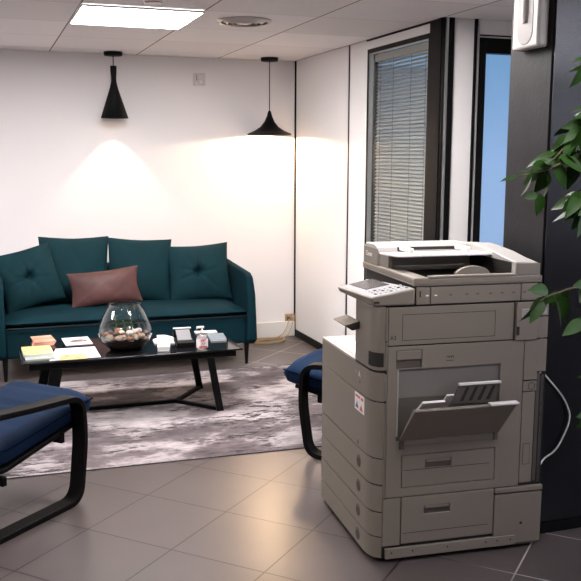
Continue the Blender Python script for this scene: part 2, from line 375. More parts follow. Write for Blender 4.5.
# emergency light on the column
s = thing('alarm_box', 'white plastic alarm box with a red light, high on the column', 'alarm', (1.93, 3.045, 1.97))
s.rotation_euler = (0, 0, math.radians(-90))
s.location = (2.1405, 3.150, 2.028)
EW = mat('alarm_plastic', (.30, .28, .265), .45)
bm = bmesh.new(); vs = prism(bm, [(-.092, -.048), (.092, -.048), (.095, .0), (-.095, .0)], 0, .36, 'z'); obj('housing', bm, EW, s, bev=.012, seg=3)
bm = bmesh.new(); vs = prism(bm, [(.0, .07), (.0, .34), (.06, .34)][:0] or [(-.055+.055*(1-math.cos(a)), .07-.055*math.sin(a)) for a in [i*PI/10 for i in range(11)]]+[(.055, .33), (-.055, .33)], -.0495, -.045, 'y')
obj('recess', bm, mat('recess_grey', (.15, .13, .12), .5), s, bev=.004)
bm = bmesh.new(); lathe(bm, [(.0, .10), (.016, .102), (.020, .13), (.020, .32), (.0, .322)], c=(0, -.044, 0), n=20, cap=False); obj('sounder', bm, EW, s)
bm = bmesh.new(); bmesh.ops.create_uvsphere(bm, u_segments=12, v_segments=8, radius=.007, matrix=Matrix.Translation((-.035, -.051, .27))); obj('indicator', bm, mat('red_led', (.8, .02, .02), .4, emit=(1, .05, .05), es=2.5), s)


# ---------------------------------------------------------------- rug
def rug_material():
    m = bpy.data.materials.new('distressed_rug'); m.use_nodes = True; t = m.node_tree; b = t.nodes['Principled BSDF']
    N = t.nodes.new; K = t.links.new
    co = N('ShaderNodeTexCoord')
    def noise(scale, stretch, detail=8, rough=.65):
        mp = N('ShaderNodeMapping'); mp.inputs['Scale'].default_value = stretch; K(co.outputs['Object'], mp.inputs[0])
        n = N('ShaderNodeTexNoise'); n.inputs['Scale'].default_value = scale; n.inputs['Detail'].default_value = detail; n.inputs['Roughness'].default_value = rough
        K(mp.outputs[0], n.inputs['Vector']); return n.outputs['Fac']
    def ramp(s, stops):
        r = N('ShaderNodeValToRGB'); K(s, r.inputs[0]); el = r.color_ramp.elements
        el[0].position, el[0].color = stops[0][0], (*stops[0][1], 1); el[1].position, el[1].color = stops[-1][0], (*stops[-1][1], 1)
        for p, c in stops[1:-1]: q = el.new(p); q.color = (*c, 1)
        return r.outputs[0]
    base = ramp(noise(1.7, (.85, 1.3, 1), 9, .66), [(.38, (.075, .058, .062)), (.48, (.15, .12, .128)), (.53, (.36, .315, .325)), (.64, (.50, .45, .46))])
    def mask(a, lo, hi): 
        r = N('ShaderNodeMapRange'); r.inputs['From Min'].default_value = lo; r.inputs['From Max'].default_value = hi; K(a, r.inputs['Value']); return r.outputs[0]
    big = mask(noise(2.3, (.7, 1.7, 1), 3), .47, .55)
    fine = mask(noise(15, (.55, 1.7, 1), 12, .78), .50, .54)
    mu = N('ShaderNodeMath'); mu.operation = 'MULTIPLY'; K(big, mu.inputs[0]); K(fine, mu.inputs[1])
    mx = N('ShaderNodeMix'); mx.data_type = 'RGBA'; K(mu.outputs[0], mx.inputs[0]); K(base, mx.inputs[6]); mx.inputs[7].default_value = (.022, .017, .02, 1)
    fm = mask(noise(30, (.5, 1.8, 1), 6, .7), .35, .7)
    m2 = N('ShaderNodeMix'); m2.data_type = 'RGBA'; m2.blend_type = 'MULTIPLY'; m2.inputs[0].default_value = .35; K(mx.outputs[2], m2.inputs[6]); K(fm, m2.inputs[7])
    K(m2.outputs[2], b.inputs['Base Color']); b.inputs['Roughness'].default_value = .95; b.inputs['Specular IOR Level'].default_value = .1; b.inputs['Sheen Weight'].default_value = .15
    bp = N('ShaderNodeBump'); bp.inputs['Strength'].default_value = .4; bp.inputs['Distance'].default_value = .004; K(noise(220, (1, 1, 1), 2), bp.inputs['Height']); K(bp.outputs[0], b.inputs['Normal'])
    return m
rg = thing('area_rug', 'large distressed grey and white rug under the coffee table', 'rug', (0, 0, 0))
bm = bmesh.new(); rc = [(-1.5, 4.44), (2.28, 4.362), (2.33, 6.25), (-1.5, 6.27)]
prism(bm, rc, .0005, .004); obj('pile', bm, rug_material(), rg)
bm = bmesh.new()
tube(bm, [(rc[i][0], rc[i][1], .0030) for i in (0, 1, 2, 3, 0)], .0029, 6); obj('bound_edge', bm, mat('rug_binding', (.035, .03, .035), .9), rg)
RZ = .0042

# ---------------------------------------------------------------- sofa
TEAL = mat('teal_velvet', (.0020, .019, .027), .8, sheen=0, spec=.12, bump=.25, bscale=300, var=.12, vscale=5)
TEAL2 = mat('teal_cushion_velvet', (.003, .024, .031), .8, sheen=.0, spec=.18, bump=.2, bscale=250, var=.12, vscale=7)
sf = thing('sofa', 'dark teal three seat sofa with slim arms against the back wall', 'sofa', (.975, 6.75, 0))
def S(v): return (v[0]-.975, v[1]-6.75, v[2])
obox('base', S((.09, 6.37, .165)), S((1.86, 7.16, .375)), TEAL, sf, bev=.02, seg=3)
# seat cushion with crowned top
def cushion_block(name, x0, x1, y0, y1, z0, z1, crown, parent, m, nx=28, ny=12, r=.035):
    bm = bmesh.new(); rows = []
    for j in range(ny+1):
        row = []
        for i in range(nx+1):
            u = -1+2*i/nx; v = -1+2*j/ny
            k = (1-abs(u)**8)*(1-abs(v)**6)
            row.append((x0+(x1-x0)*(u+1)/2, y0+(y1-y0)*(v+1)/2, k))
        rows.append(row)
    T = [[bm.verts.new((x, y, z1-r+(r+crown*math.sin(PI*(i/nx))**.5*0+crown)*k**.5)) for i, (x, y, k) in enumerate(row)] for row in rows]
    B = [[bm.verts.new((x, y, z0+r-r*k**.5)) for (x, y, k) in row] for row in rows]
    for G in (T, B):
        for j in range(ny):
            for i in range(nx): bm.faces.new((G[j][i], G[j][i+1], G[j+1][i+1], G[j+1][i]))
    def wall(a, b):
        for i in range(len(a)-1): bm.faces.new((a[i], a[i+1], b[i+1], b[i]))
    wall(T[0], B[0]); wall(T[-1], B[-1]); wall([r_[0] for r_ in T], [r_[0] for r_ in B]); wall([r_[-1] for r_ in T], [r_[-1] for r_ in B])
    return obj(name, bm, m, parent, bev=.012, seg=3, ang=60)
x0, y0, z0 = S((.095, 6.345, .382)); x1, y1, z1 = S((1.855, 6.98, .458))
sc_ = cushion_block('seat_cushion', x0, x1, y0, y1, z0, z1, .014, sf, TEAL)
bm = bmesh.new(); tube(bm, [S((.10, 6.350, .386)), S((1.85, 6.350, .386))], .0045, 6); obj('piping', bm, mat('teal_piping', (.001, .008, .012), .7), sc_)
bm = bmesh.new(); prism(bm, [(6.93-6.75, .36), (6.98-6.75, .735), (7.05-6.75, .75), (7.12-6.75, .735), (7.17-6.75, .20)], .09-.975, 1.86-.975, 'x'); obj('backrest', bm, TEAL, sf, bev=.02, seg=3)
for sgn, xi in ((1, 1.855), (-1, .095)):
    bm = bmesh.new(); prof = [(6.33, .19), (6.315, .55), (6.36, .685), (6.42, .712), (7.15, .75), (7.19, .72), (7.19, .17), (6.40, .155)]
    vs = prism(bm, [(a-6.75, b) for a, b in prof], 0, .075, 'x')
    for v_ in vs:
        if v_.co.x > .05: v_.co.x = .052+.030*(1-(v_.co.z-.15)/.6)
        v_.co.x = xi-.975+sgn*v_.co.x
    obj('armrest', bm, TEAL, sf, bev=.018, seg=4)
for lx, ly in ((1.865, 6.40), (.085, 6.40), (1.865, 7.12), (.085, 7.12)):
    bm = bmesh.new(); h = 0 if ly > 6.7 else 0; lathe(bm, [(.011, .0), (.021, .17)], c=S((lx, ly, 0)), n=16); obj('leg', bm, BLACKM, sf)

def pillow(name, label, c, wv, hv, tv, roll, lean, yaw, m, tuft=False, seed=0, group=None, ears=.05):
    rnd = random.Random(seed); n = 56; bm = bmesh.new()
    ph = [rnd.uniform(0, 6.28) for _ in range(8)]
    creases = [(q*2*PI/7+rnd.uniform(-.3, .3), rnd.uniform(.010, .026), rnd.uniform(.35, .75)) for q in range(7)]
    def P(u, v, s):
        cu = 1-ears*(1-abs(v)**1.6)*1.0; cv = 1-ears*(1-abs(u)**1.6)*1.0
        x_ = u*wv/2*cu; z_ = v*hv/2*cv
        k = max(0, (1-abs(u)**2.6))**.55*max(0, (1-abs(v)**2.6))**.55
        t_ = tv/2*k
        t_ *= 1+.05*math.sin(3*u+ph[0])*math.sin(2.5*v+ph[1])
        r_ = math.hypot(u, v); a = math.atan2(v, u)
        t_ -= .003*k*max(0, math.sin(7*u+3*v+ph[2]))**3+.003*k*max(0, math.sin(5*v-6*u+ph[3]))**4
        if tuft:
            t_ -= tv*.36*math.exp(-(r_/.15)**2)+sum(dp_*math.exp(-(abs((a-an_+PI) % (2*PI)-PI)*r_/.045)**2)*math.exp(-(r_/ln_)**2)*min(1, r_/.08) for an_, dp_, ln_ in creases)
        # wrinkles near corners
        q = abs(u)*abs(v); t_ -= .006*q*math.sin(9*(u-v*.6)+ph[5])**2*k
        return (x_, -s*max(t_, 0), z_)
    F = {}
    for s in (1, -1):
        for j in range(n+1):
            for i in range(n+1):
                u = math.sin((-1+2*i/n)*PI/2); v = math.sin((-1+2*j/n)*PI/2)
                if s == -1 and (i in (0, n) or j in (0, n)): F[(s, i, j)] = F[(1, i, j)]; continue
                F[(s, i, j)] = bm.verts.new(P(u, v, s))
    for s in (1, -1):
        for j in range(n):
            for i in range(n):
                f = [F[(s, i, j)], F[(s, i+1, j)], F[(s, i+1, j+1)], F[(s, i, j+1)]]
                bm.faces.new(f)
    o = obj(name, bm, m, ang=80); o.location = c; o.rotation_mode = 'YXZ'
    o.matrix_world = Matrix.Translation(c) @ Matrix.Rotation(yaw, 4, 'Z') @ Matrix.Rotation(-lean, 4, 'X') @ Matrix.Rotation(-roll, 4, 'Y')
    return tag(o, label, 'cushion', group)
R_ = math.radians
G_ = 'square teal cushions on the sofa'
pillow('throw_pillow', 'tufted teal cushion tilted against the left arm of the sofa', (.285, 6.76, .690), .44, .44, .15, R_(13), R_(14), R_(8), TEAL2, True, 1, G_)
pillow('throw_pillow', 'plain teal cushion standing behind the brown lumbar cushion', (.630, 6.87, .722), .53, .52, .15, R_(-1), R_(10), 0, TEAL2, False, 2, G_, .07)
pillow('throw_pillow', 'plain teal cushion, second from the right arm of the sofa', (1.125, 6.85, .705), .50, .50, .15, R_(-3), R_(11), R_(-3), TEAL2, False, 3, G_, .06)
pillow('throw_pillow', 'tufted teal cushion beside the right arm of the sofa', (1.590, 6.80, .672), .50, .46, .16, R_(3), R_(14), R_(-6), TEAL2, True, 4, G_, .07)
pillow('lumbar_pillow', 'brown and mauve rectangular lumbar cushion at the front of the sofa', (.830, 6.66, .607), .54, .275, .13, R_(5), R_(14), 0, mat('mauve_satin', (.075, .034, .032), .5, sheen=.0, spec=.25, var=.35, vscale=3.5, bump=.15, bscale=200), False, 9, None, .09)

# ---------------------------------------------------------------- coffee table
TG = mat('black_glass_top', (.006, .006, .007), .07, spec=.7)
TX0, TX1, TY0, TY1, TZ = .16, 1.49, 5.19, 5.80, .40
tb = thing('coffee_table', 'low black glass coffee table with slanted metal legs on the rug', 'table', ((TX0+TX1)/2, (TY0+TY1)/2, RZ))
ox, oy = (TX0+TX1)/2, (TY0+TY1)/2; oz = RZ
def T_(p): return (p[0]-ox, p[1]-oy, p[2]-oz)
obox('tabletop', T_((TX0, TY0, TZ-.010)), T_((TX1, TY1, TZ)), TG, tb, bev=.002)
bm = bmesh.new()
for a, b in (((TX0+.04, TY0+.02, TZ-.05), (TX1-.04, TY0+.045, TZ-.0105)), ((TX0+.04, TY1-.045, TZ-.05), (TX1-.04, TY1-.02, TZ-.0105)), ((TX0+.04, TY0+.045, TZ-.05), (TX0+.065, TY1-.045, TZ-.0105)), ((TX1-.065, TY0+.045, TZ-.05), (TX1-.04, TY1-.045, TZ-.0105))): box(bm, T_(a), T_(b))
obj('apron', bm, BLACKM, tb)
def leg(xt, xb, y_, wl=.03):
    bm = bmesh.new(); prism(bm, [(xt-wl-ox, TZ-.045-oz), (xt+wl-ox, TZ-.045-oz), (xb+wl-ox, 0), (xb-wl-ox, 0)], y_-.012-oy, y_+.012-oy, 'y'); return obj('leg', bm, BLACKM, tb, bev=.002)
leg(1.285, 1.345, 5.215, .022); leg(1.285, 1.345, 5.775, .022); leg(.355, .285, 5.215, .036); leg(.355, .285, 5.775, .036)
bm = bmesh.new()
for p, q in (((1.345, 5.215), (1.12, 5.48)), ((1.345, 5.775), (1.12, 5.48)), ((1.12, 5.48), (.50, 5.48)), ((.50, 5.48), (.285, 5.215)), ((.50, 5.48), (.285, 5.775))):
    a = Vector((p[0]-ox, p[1]-oy, .011)); b = Vector((q[0]-ox, q[1]-oy, .011)); d = (b-a).normalized(); nn = Vector((-d.y, d.x, 0))*.012; a -= d*.008; b += d*.008
    prism(bm, [tuple((a+nn).xy), tuple((b+nn).xy), tuple((b-nn).xy), tuple((a-nn).xy)], 0.0, .022)
obj('floor_stretcher', bm, BLACKM, tb)

# things on the table
def paper(name, label, cat, pts, th, m, group=None, parent=None, z=TZ+.0006):
    bm = bmesh.new(); prism(bm, pts, z, z+th); o = obj(name, bm, m, parent)
    if not parent: tag(o, label, cat, group)
    return o
def print_mat(name, cols, scale=9, bg_=None, stretch=(1, 1, 1), seed=0.0):
    m = bpy.data.materials.new(name); m.use_nodes = True; t = m.node_tree; b = t.nodes['Principled BSDF']
    co = t.nodes.new('ShaderNodeTexCoord'); mp = t.nodes.new('ShaderNodeMapping'); mp.inputs['Scale'].default_value = stretch; mp.inputs['Location'].default_value = (seed, seed*.7, 0)
    n = t.nodes.new('ShaderNodeTexNoise'); n.inputs['Scale'].default_value = scale; n.inputs['Detail'].default_value = 5
    r = t.nodes.new('ShaderNodeValToRGB'); el = r.color_ramp.elements; k = len(cols)
    cols = [tuple(c*.6 for c in q) for q in cols]; el[0].position = .3; el[0].color = (*cols[0], 1); el[1].position = .68; el[1].color = (*cols[-1], 1)
    for i in range(1, k-1): q = el.new(.3+.38*i/(k-1)); q.color = (*cols[i], 1)
    t.links.new(co.outputs['Object'], mp.inputs[0]); t.links.new(mp.outputs[0], n.inputs['Vector']); t.links.new(n.outputs['Fac'], r.inputs[0]); t.links.new(r.outputs[0], b.inputs['Base Color'])
    b.inputs['Roughness'].default_value = .45
    return m
PW = mat('white_paper', (.60, .60, .62), .6)
t = thing('leaflet_stack', 'fanned stack of orange and pink leaflets at the back left of the table', 'leaflets', (.315, 5.76, TZ+.0006))
OR = print_mat('orange_print', [(.75, .25, .12), (.85, .42, .28), (.90, .60, .48)], 12)
for k in range(4):
    bm = bmesh.new(); a = R_(-4+3*k); w_, h_ = .066, .105
    pr_ = [(w_*sx_*math.cos(a)-h_*sy_*math.sin(a), w_*sx_*math.sin(a)+h_*sy_*math.cos(a)) for sx_, sy_ in ((-1, -1), (1, -1), (1, 1), (-1, 1))]
    prism(bm, pr_, .0062*k, .0062*k+.006); obj('leaflet', bm, OR if k == 3 else mat('pink_paper', (.75, .38, .30), .6), t)
t = thing('brochure', 'white landscape brochure with a dark picture behind the large white sheet', 'brochure', (.525, 5.73, TZ+.0006), R_(2))
bm = bmesh.new(); prism(bm, [(-.085, -.12), (.085, -.12), (.085, .12), (-.085, .12)], 0, .003); obj('cover', bm, PW, t)
bm = bmesh.new(); prism(bm, [(-.05, -.03), (.06, -.035), (.06, .02), (.02, .045), (-.03, .03)], .0031, .0034); obj('picture', bm, print_mat('dark_print', [(.05, .02, .02), (.18, .07, .06), (.5, .4, .4)], 40), t)
t = thing('magazine', 'green and cream magazine lying on a grey one at the table edge', 'magazine', (.262, 5.41, TZ+.0006), R_(1))
bm = bmesh.new(); prism(bm, [(-.082, -.175), (.085, -.165), (.088, .12), (-.08, .12)], 0, .010); o = obj('lower_magazine', bm, mat('grey_cover', (.30, .33, .30), .5), t)
bm = bmesh.new(); prism(bm, [(-.088, -.10), (.088, -.09), (.084, .15), (-.088, .15)], .0105, .022); obj('pages', bm, PW, t)
bm = bmesh.new(); prism(bm, [(-.087, -.099), (.087, -.089), (.083, .149), (-.087, .149)], .0221, .0232); obj('cover', bm, print_mat('green_print', [(.30, .12, .05), (.75, .72, .40), (.62, .74, .25), (.85, .84, .70)], 9, stretch=(.35, 1.4, 1)), t)
paper('paper_sheet', 'large white paper sheet lying left of the glass bowl', 'paper', [(.315, 5.215), (.615, 5.225), (.615, 5.535), (.375, 5.535)], .0015, PW)
paper('flyer', 'small yellow and brown flyer lying on the white sheet', 'flyer', [(.368, 5.20), (.530, 5.20), (.548, 5.345), (.392, 5.345)], .0015, print_mat('yellow_print', [(.20, .08, .05), (.45, .32, .22), (.85, .75, .30), (.82, .78, .45)], 11, seed=2), z=TZ+.0025)
# glass bowl terrarium
bw = thing('terrarium', 'large round glass bowl terrarium with pebbles and small plants', 'terrarium', (.790, 5.405, TZ+.0006))
bm = bmesh.new()
outer = [(.0, .0), (.085, .0), (.095, .004), (.120, .025), (.150, .060), (.166, .098), (.168, .125), (.158, .165), (.134, .215), (.112, .255), (.098, .283), (.100, .288)]
inner = [(.096, .289), (.094, .283), (.108, .253), (.130, .214), (.154, .164), (.164, .125), (.162, .098), (.146, .062), (.117, .029), (.09, .010), (.0, .008)]
lathe(bm, outer+inner, n=56, cap=False); bmesh.ops.remove_doubles(bm, verts=bm.verts, dist=.0004)
obj('glass_bowl', bm, GLASS, bw, ang=80)
bm = bmesh.new(); lathe(bm, [(.0, .0095), (.088, .0115), (.114, .031), (.142, .062), (.150, .075), (.148, .078), (.10, .080), (.05, .084), (0, .082)], n=48, cap=False)
for v_ in bm.verts:
    if v_.co.z > .07: v_.co.z += random.uniform(-.004, .004)
obj('soil', bm, mat('dark_soil', (.018, .010, .007), .95, bump=1, bscale=60), bw)
def rock(bm, c, r, rnd):
    q = bmesh.ops.create_icosphere(bm, subdivisions=2, radius=r)
    sc = Vector((rnd.uniform(.8, 1.25), rnd.uniform(.8, 1.25), rnd.uniform(.55, .85)))
    for v_ in q['verts']:
        d = 1+.15*math.sin(v_.co.x/r*3+c[0]*99)*math.cos(v_.co.y/r*3+c[1]*77); v_.co = Vector((v_.co.x*sc.x*d, v_.co.y*sc.y*d, v_.co.z*sc.z*d))+Vector(c)
ST = [mat('pebble_cream', (.70, .58, .46), .6, bump=.4, bscale=50), mat('pebble_rust', (.42, .17, .09), .6), mat('pebble_brown', (.10, .055, .035), .7), mat('pebble_white', (.75, .70, .66), .6)]
rnd = random.Random(3)
spots = [(-.105, -.075, .028, 0), (-.045, -.118, .030, 0), (.045, -.11, .028, 0), (.088, -.078, .026, 0), (.005, -.122, .016, 1), (-.075, -.10, .016, 1), (.118, -.035, .020, 2), (-.12, -.02, .02, 1), (.02, -.03, .024, 3), (.06, .01, .022, 3), (-.02, .02, .018, 3), (-.06, -.04, .022, 2), (.0, -.085, .018, 2), (.075, -.03, .016, 1), (-.09, .03, .02, 2), (.03, .07, .022, 2), (.09, .05, .02, 3), (.10, -.10, .012, 1), (-.015, -.06, .014, 1), (-.03, .09, .02, 1)]
for (a, b, r_, k) in spots:
    bm = bmesh.new(); rock(bm, (a, b, .085+r_*.35+(.012 if b > -.05 else 0)), r_, rnd); obj('pebble', bm, ST[k], bw)
def leaf(bm, p, d, nrm, L, W, fold=.25, curl=.25, nseg=6):
    d = Vector(d).normalized(); nrm = Vector(nrm); s = d.cross(nrm); s = s.normalized() if s.length > 1e-4 else d.orthogonal().normalized(); nn = s.cross(d).normalized()
    rows = []; p = Vector(p)
    for i in range(nseg+1):
        t_ = i/nseg; w_ = W/2*(math.sin(PI*t_**.75)**.85 if t_ < 1 else 0)*(1-.25*t_) ; c = p+d*L*t_-nn*(curl*L*t_*t_)
        if t_ > .85: w_ *= .55
        rows.append([bm.verts.new(c+s*w_+nn*w_*fold), bm.verts.new(c), bm.verts.new(c-s*w_+nn*w_*fold)])
    for A, B in zip(rows, rows[1:]):
        bm.faces.new((A[0], A[1], B[1], B[0])); bm.faces.new((A[1], A[2], B[2], B[1]))
SUCC = mat('small_plant_green', (.05, .16, .05), .5)
for (a, b, h_, nl) in ((-.055, .02, .13, 9), (.045, .03, .10, 10), (.0, .05, .09, 7)):
    bm = bmesh.new(); tube(bm, [(a, b, .085), (a+.004, b, .085+h_*.5), (a-.003, b, .085+h_)], .0018, 6)
    for k in range(nl):
        zz = .085+h_*(.25+.75*k/nl); an = k*2.4; leaf(bm, (a, b, zz), (math.cos(an), math.sin(an), .35), (0, 0, 1), .030, .012)
    obj('small_plant', bm, SUCC, bw)
# business cards, box, holder, bottle, etc
paper('card_pile', 'loose pile of white cards right of the glass bowl', 'cards', [(.985, 5.47), (1.12, 5.455), (1.155, 5.60), (1.10, 5.72), (1.045, 5.73), (1.035, 5.64), (.995, 5.60)], .008, PW)
t = thing('card_box', 'small white box at the front edge beside the glass bowl', 'box', (1.022, 5.35, TZ+.0006), R_(-14))
obox('box', (-.036, -.105, 0), (.036, .105, .024), WHITEP, t, bev=.002)
obox('lid', (-.037, -.106, .0245), (.037, .106, .031), PW, t, bev=.001)
t = thing('card_holder', 'black card holder with a pale rim beside the pump bottle', 'card holder', (1.165, 5.42, TZ+.0006), R_(-4))
obox('tray', (-.056, -.09, 0), (.056, .10, .03), BLACKM, t, bev=.004)
obox('back_panel', (-.058, .085, .03), (.058, .105, .085), BLACKM, t, bev=.003)
obox('pale_rim', (-.058, .084, .086), (.058, .106, .092), mat('clear_rim', (.62, .63, .62), .25), t, bev=.002)
bm = bmesh.new(); prism(bm, [(-.02, .031), (.075, .080), (.075, .083), (-.02, .034)], -.045, .045, 'x'); obj('card', bm, mat('grey_card', (.20, .20, .21), .3), t)
b_ = thing('pump_bottle', 'clear hand sanitiser pump bottle with red and white label on the table', 'bottle', (1.245, 5.262, TZ+.0006))
bm = bmesh.new()
lathe(bm, [(0, 0), (.030, 0), (.036, .005), (.037, .055), (.035, .075), (.022, .090), (.014, .094), (.014, .100), (0, .100)], n=32, cap=False)
for v_ in bm.verts: v_.co.y *= .7
obj('body', bm, mat('clear_gel', (.88, .84, .84), .08, trans=.75, ior=1.35), b_, ang=60)
LBL = mat('bottle_label', (.80, .74, .74), .45)
bm = bmesh.new(); lathe(bm, [(.0375, .012), (.0378, .066)], n=32, cap=False)
for v_ in bm.verts: v_.co.y *= .7
bmesh.ops.delete(bm, geom=[f for f in bm.faces if f.calc_center_median().y > .0], context='FACES'); lo_ = obj('label', bm, LBL, b_)
RED = mat('label_red', (.55, .05, .07), .4)
for zz, ww in ((.018, .05), (.060, .03)):
    bm = bmesh.new(); prism(bm, [(-ww/2, zz-.004), (ww/2, zz-.004), (ww/2, zz+.004), (-ww/2, zz+.004)], -.0275, -.0268, 'y'); obj('label_band', bm, RED, lo_)
for i, (xx, zz) in enumerate(((-.012, .050), (.002, .050), (-.004, .040), (.010, .040), (-.010, .030), (.004, .030))): 
    bm = bmesh.new(); box(bm, (xx-.005, -.0276, zz-.0022), (xx+.005, -.0270, zz+.0022)); obj('label_print', bm, mat('label_ink', (.10, .09, .12), .5), lo_)
bm = bmesh.new(); lathe(bm, [(0, .100), (.013, .100), (.013, .114), (.006, .116), (.005, .132), (0, .132)], n=20, cap=False); box(bm, (-.034, -.008, .132), (.012, .008, .143)); box(bm, (-.036, -.004, .126), (-.030, .004, .134)); obj('pump', bm, WHITEP, b_, bev=.0015)
t = thing('phone', 'white rounded phone lying at the back right edge of the table', 'phone', (1.385, 5.745, TZ+.0006), R_(-4))
obox('body', (-.075, -.035, 0), (.075, .035, .009), WHITEP, t, bev=.004, seg=3); obox('screen', (-.066, -.030, .0091), (.066, .030, .0097), mat('phone_screen', (.7, .7, .72), .2), t)
t = thing('booklet', 'grey blue booklet at the right end of the table', 'booklet', (1.415, 5.555, TZ+.0006), R_(-8))
obox('pages', (-.052, -.10, 0), (.052, .10, .010), PW, t); obox('cover', (-.053, -.101, .0101), (.053, .101, .0112), mat('slate_cover', (.16, .20, .23), .35), t)

# ---------------------------------------------------------------- armchairs
NAVY = mat('navy_upholstery', (.002, .013, .040), .85, spec=.2, sheen=0, bump=.3, bscale=350, var=.12, vscale=6)
def armchair(label, loc, rz, group):
    t = thing('armchair', label, 'armchair', loc, rz, group); Wd = .30
    arm = smooth_path([(-.60, .545), (-.30, .518), (.012, .498), (.022, .30), (-.02, .013), (-.66, .013)], .075, 7)
    for s in (-1, 1):
        bm = bmesh.new(); band(bm, arm, .075, .026, s*Wd); obj('side_frame', bm, BLACKW, t, bev=.003)
        bm = bmesh.new(); band(bm, smooth_path([(-.545, .535), (-.60, .35), (-.64, .027)], .1, 5), .05, .022, s*Wd); obj('rear_upright', bm, BLACKW, t, bev=.003)
    for s in (-1, 1):
        bm = bmesh.new(); band(bm, smooth_path([(.085, .368), (-.45, .262), (-.56, .34), (-.80, .93)], .09, 6), .045, .022, s*(Wd-.058)); obj('seat_rail', bm, BLACKW, t, bev=.003)
    for (xx, zz, h_) in ((-.06, .315, .05), (-.42, .225, .04)):
        bm = bmesh.new(); box(bm, (xx-.012, -Wd+.032, zz-h_/2), (xx+.012, Wd-.032, zz+h_/2)); obj('crossbar', bm, BLACKW, t, bev=.003)
    # one continuous cushion, seat and back
    path = smooth_path([(.160, .430), (-.42, .330), (-.505, .38), (-.77, 1.0)], .10, 8)
    # resample
    P = [path[0]]
    for p in path[1:]:
        a = P[-1]; L = (p-a).length; k = max(1, int(L/.025))
        for i in range(1, k+1): P.append(a.lerp(p, i/k))
    n = len(P); m_ = 22; bm = bmesh.new(); rings = []; cw = Wd-.040; tot = 0
    S_ = [0]
    for i in range(1, n): S_.append(S_[-1]+(P[i]-P[i-1]).length)
    for i in range(n):
        a = P[max(i-1, 0)]; b = P[min(i+1, n-1)]; d = (b-a).normalized(); nn = Vector((-d.y, d.x))*-1
        if nn.y < 0 and i < n*.3: nn = -nn
        nn = Vector((d.y, -d.x))
        e_ = min(S_[i], S_[-1]-S_[i]); ef = min(1, (e_/.03))**.4 if e_ < .03 else 1
        seam = .012*math.exp(-((S_[i] % .17-.085)/.012)**2)
        ring = []
        th = .058*max(ef, .3)
        for k in range(m_):
            an = 2*PI*k/m_; cx_ = math.cos(an); sy_ = math.sin(an)
            yy = cw*math.copysign(abs(cx_)**.28, cx_)*(.96+.04*ef); tt = th*math.copysign(abs(sy_)**.6, sy_)
            if sy_ > 0: tt = tt*(1+.25*(1-(yy/cw)**2))-seam*(1-abs(yy/cw)**6)
            q = P[i]+nn*tt; ring.append(bm.verts.new((q.x, yy, q.y)))
        rings.append(ring)
    for A, B in zip(rings, rings[1:]):
        for k in range(m_): bm.faces.new((A[k], A[(k+1) % m_], B[(k+1) % m_], B[k]))
    bm.faces.new(rings[0][::-1]); bm.faces.new(rings[-1])
    cu = obj('cushion', bm, NAVY, t, ang=70)
    for s in (-1, 1):
        bm = bmesh.new(); pp = []
        for i in range(0, n, 2):
            a = P[max(i-1, 0)]; b = P[min(i+1, n-1)]; d = (b-a).normalized(); nn = Vector((d.y, -d.x)); q = P[i]+nn*.020; pp.append((q.x, s*(cw+.0005), q.y))
        tube(bm, pp, .004, 6); obj('piping', bm, mat('navy_piping', (.001, .006, .02), .9, spec=.05), cu)
    return t
aL = R_(43); dL = Vector((math.cos(aL), math.sin(aL), 0)); wL = Vector((-dL.y, dL.x, 0))
cL = Vector((.355, 4.02, 0))+wL*.30
ch = armchair('blue cushioned armchair with black bentwood frame at the left edge', cL, aL, 'blue armchairs')
aR = R_(135); dR = Vector((math.cos(aR), math.sin(aR), 0)); wR = Vector((-dR.y, dR.x, 0))
cR = Vector((1.575, 4.265, 0))-wR*.30
dup(ch, cR, aR, 'blue cushioned armchair mostly hidden behind the photocopier', 'blue armchairs')

# ---------------------------------------------------------------- photocopier
PC = mat('taupe_plastic', (.185, .160, .132), .45, bump=.08, bscale=500)
PCD = mat('taupe_plastic_dark', (.075, .064, .055), .5)
PCL = mat('pale_grey_plastic', (.33, .31, .29), .42, bump=.05, bscale=500)
PCW = mat('off_white_plastic', (.70, .68, .66), .4)
GAP = mat('gap_dark', (.012, .010, .009), .7)
ph = thing('photocopier', 'large grey office photocopier standing on the tiles by the column', 'photocopier', (1.417, 2.973, 0), R_(-4.5))
bmC = bmesh.new()
prism(bmC, [(-.038, .675), (-.038, .072), (-.030, .030), (-.006, .006), (.692, .006), (.692, .675)], .022, .775)
prism(bmC, [(.115, .60), (.115, .23), (-.036, .215), (-.036, .07), (-.028, .03), (-.006, .006), (.640, .006), (.640, .60)], .775, 1.03)
prism(bmC, [(.128, .006), (.640, .006), (.640, .59), (.128, .59)], 1.03, 1.106)
o = obj('inner_chassis', bmC, GAP, ph); o['label'] = 'dark chassis showing in the gaps'
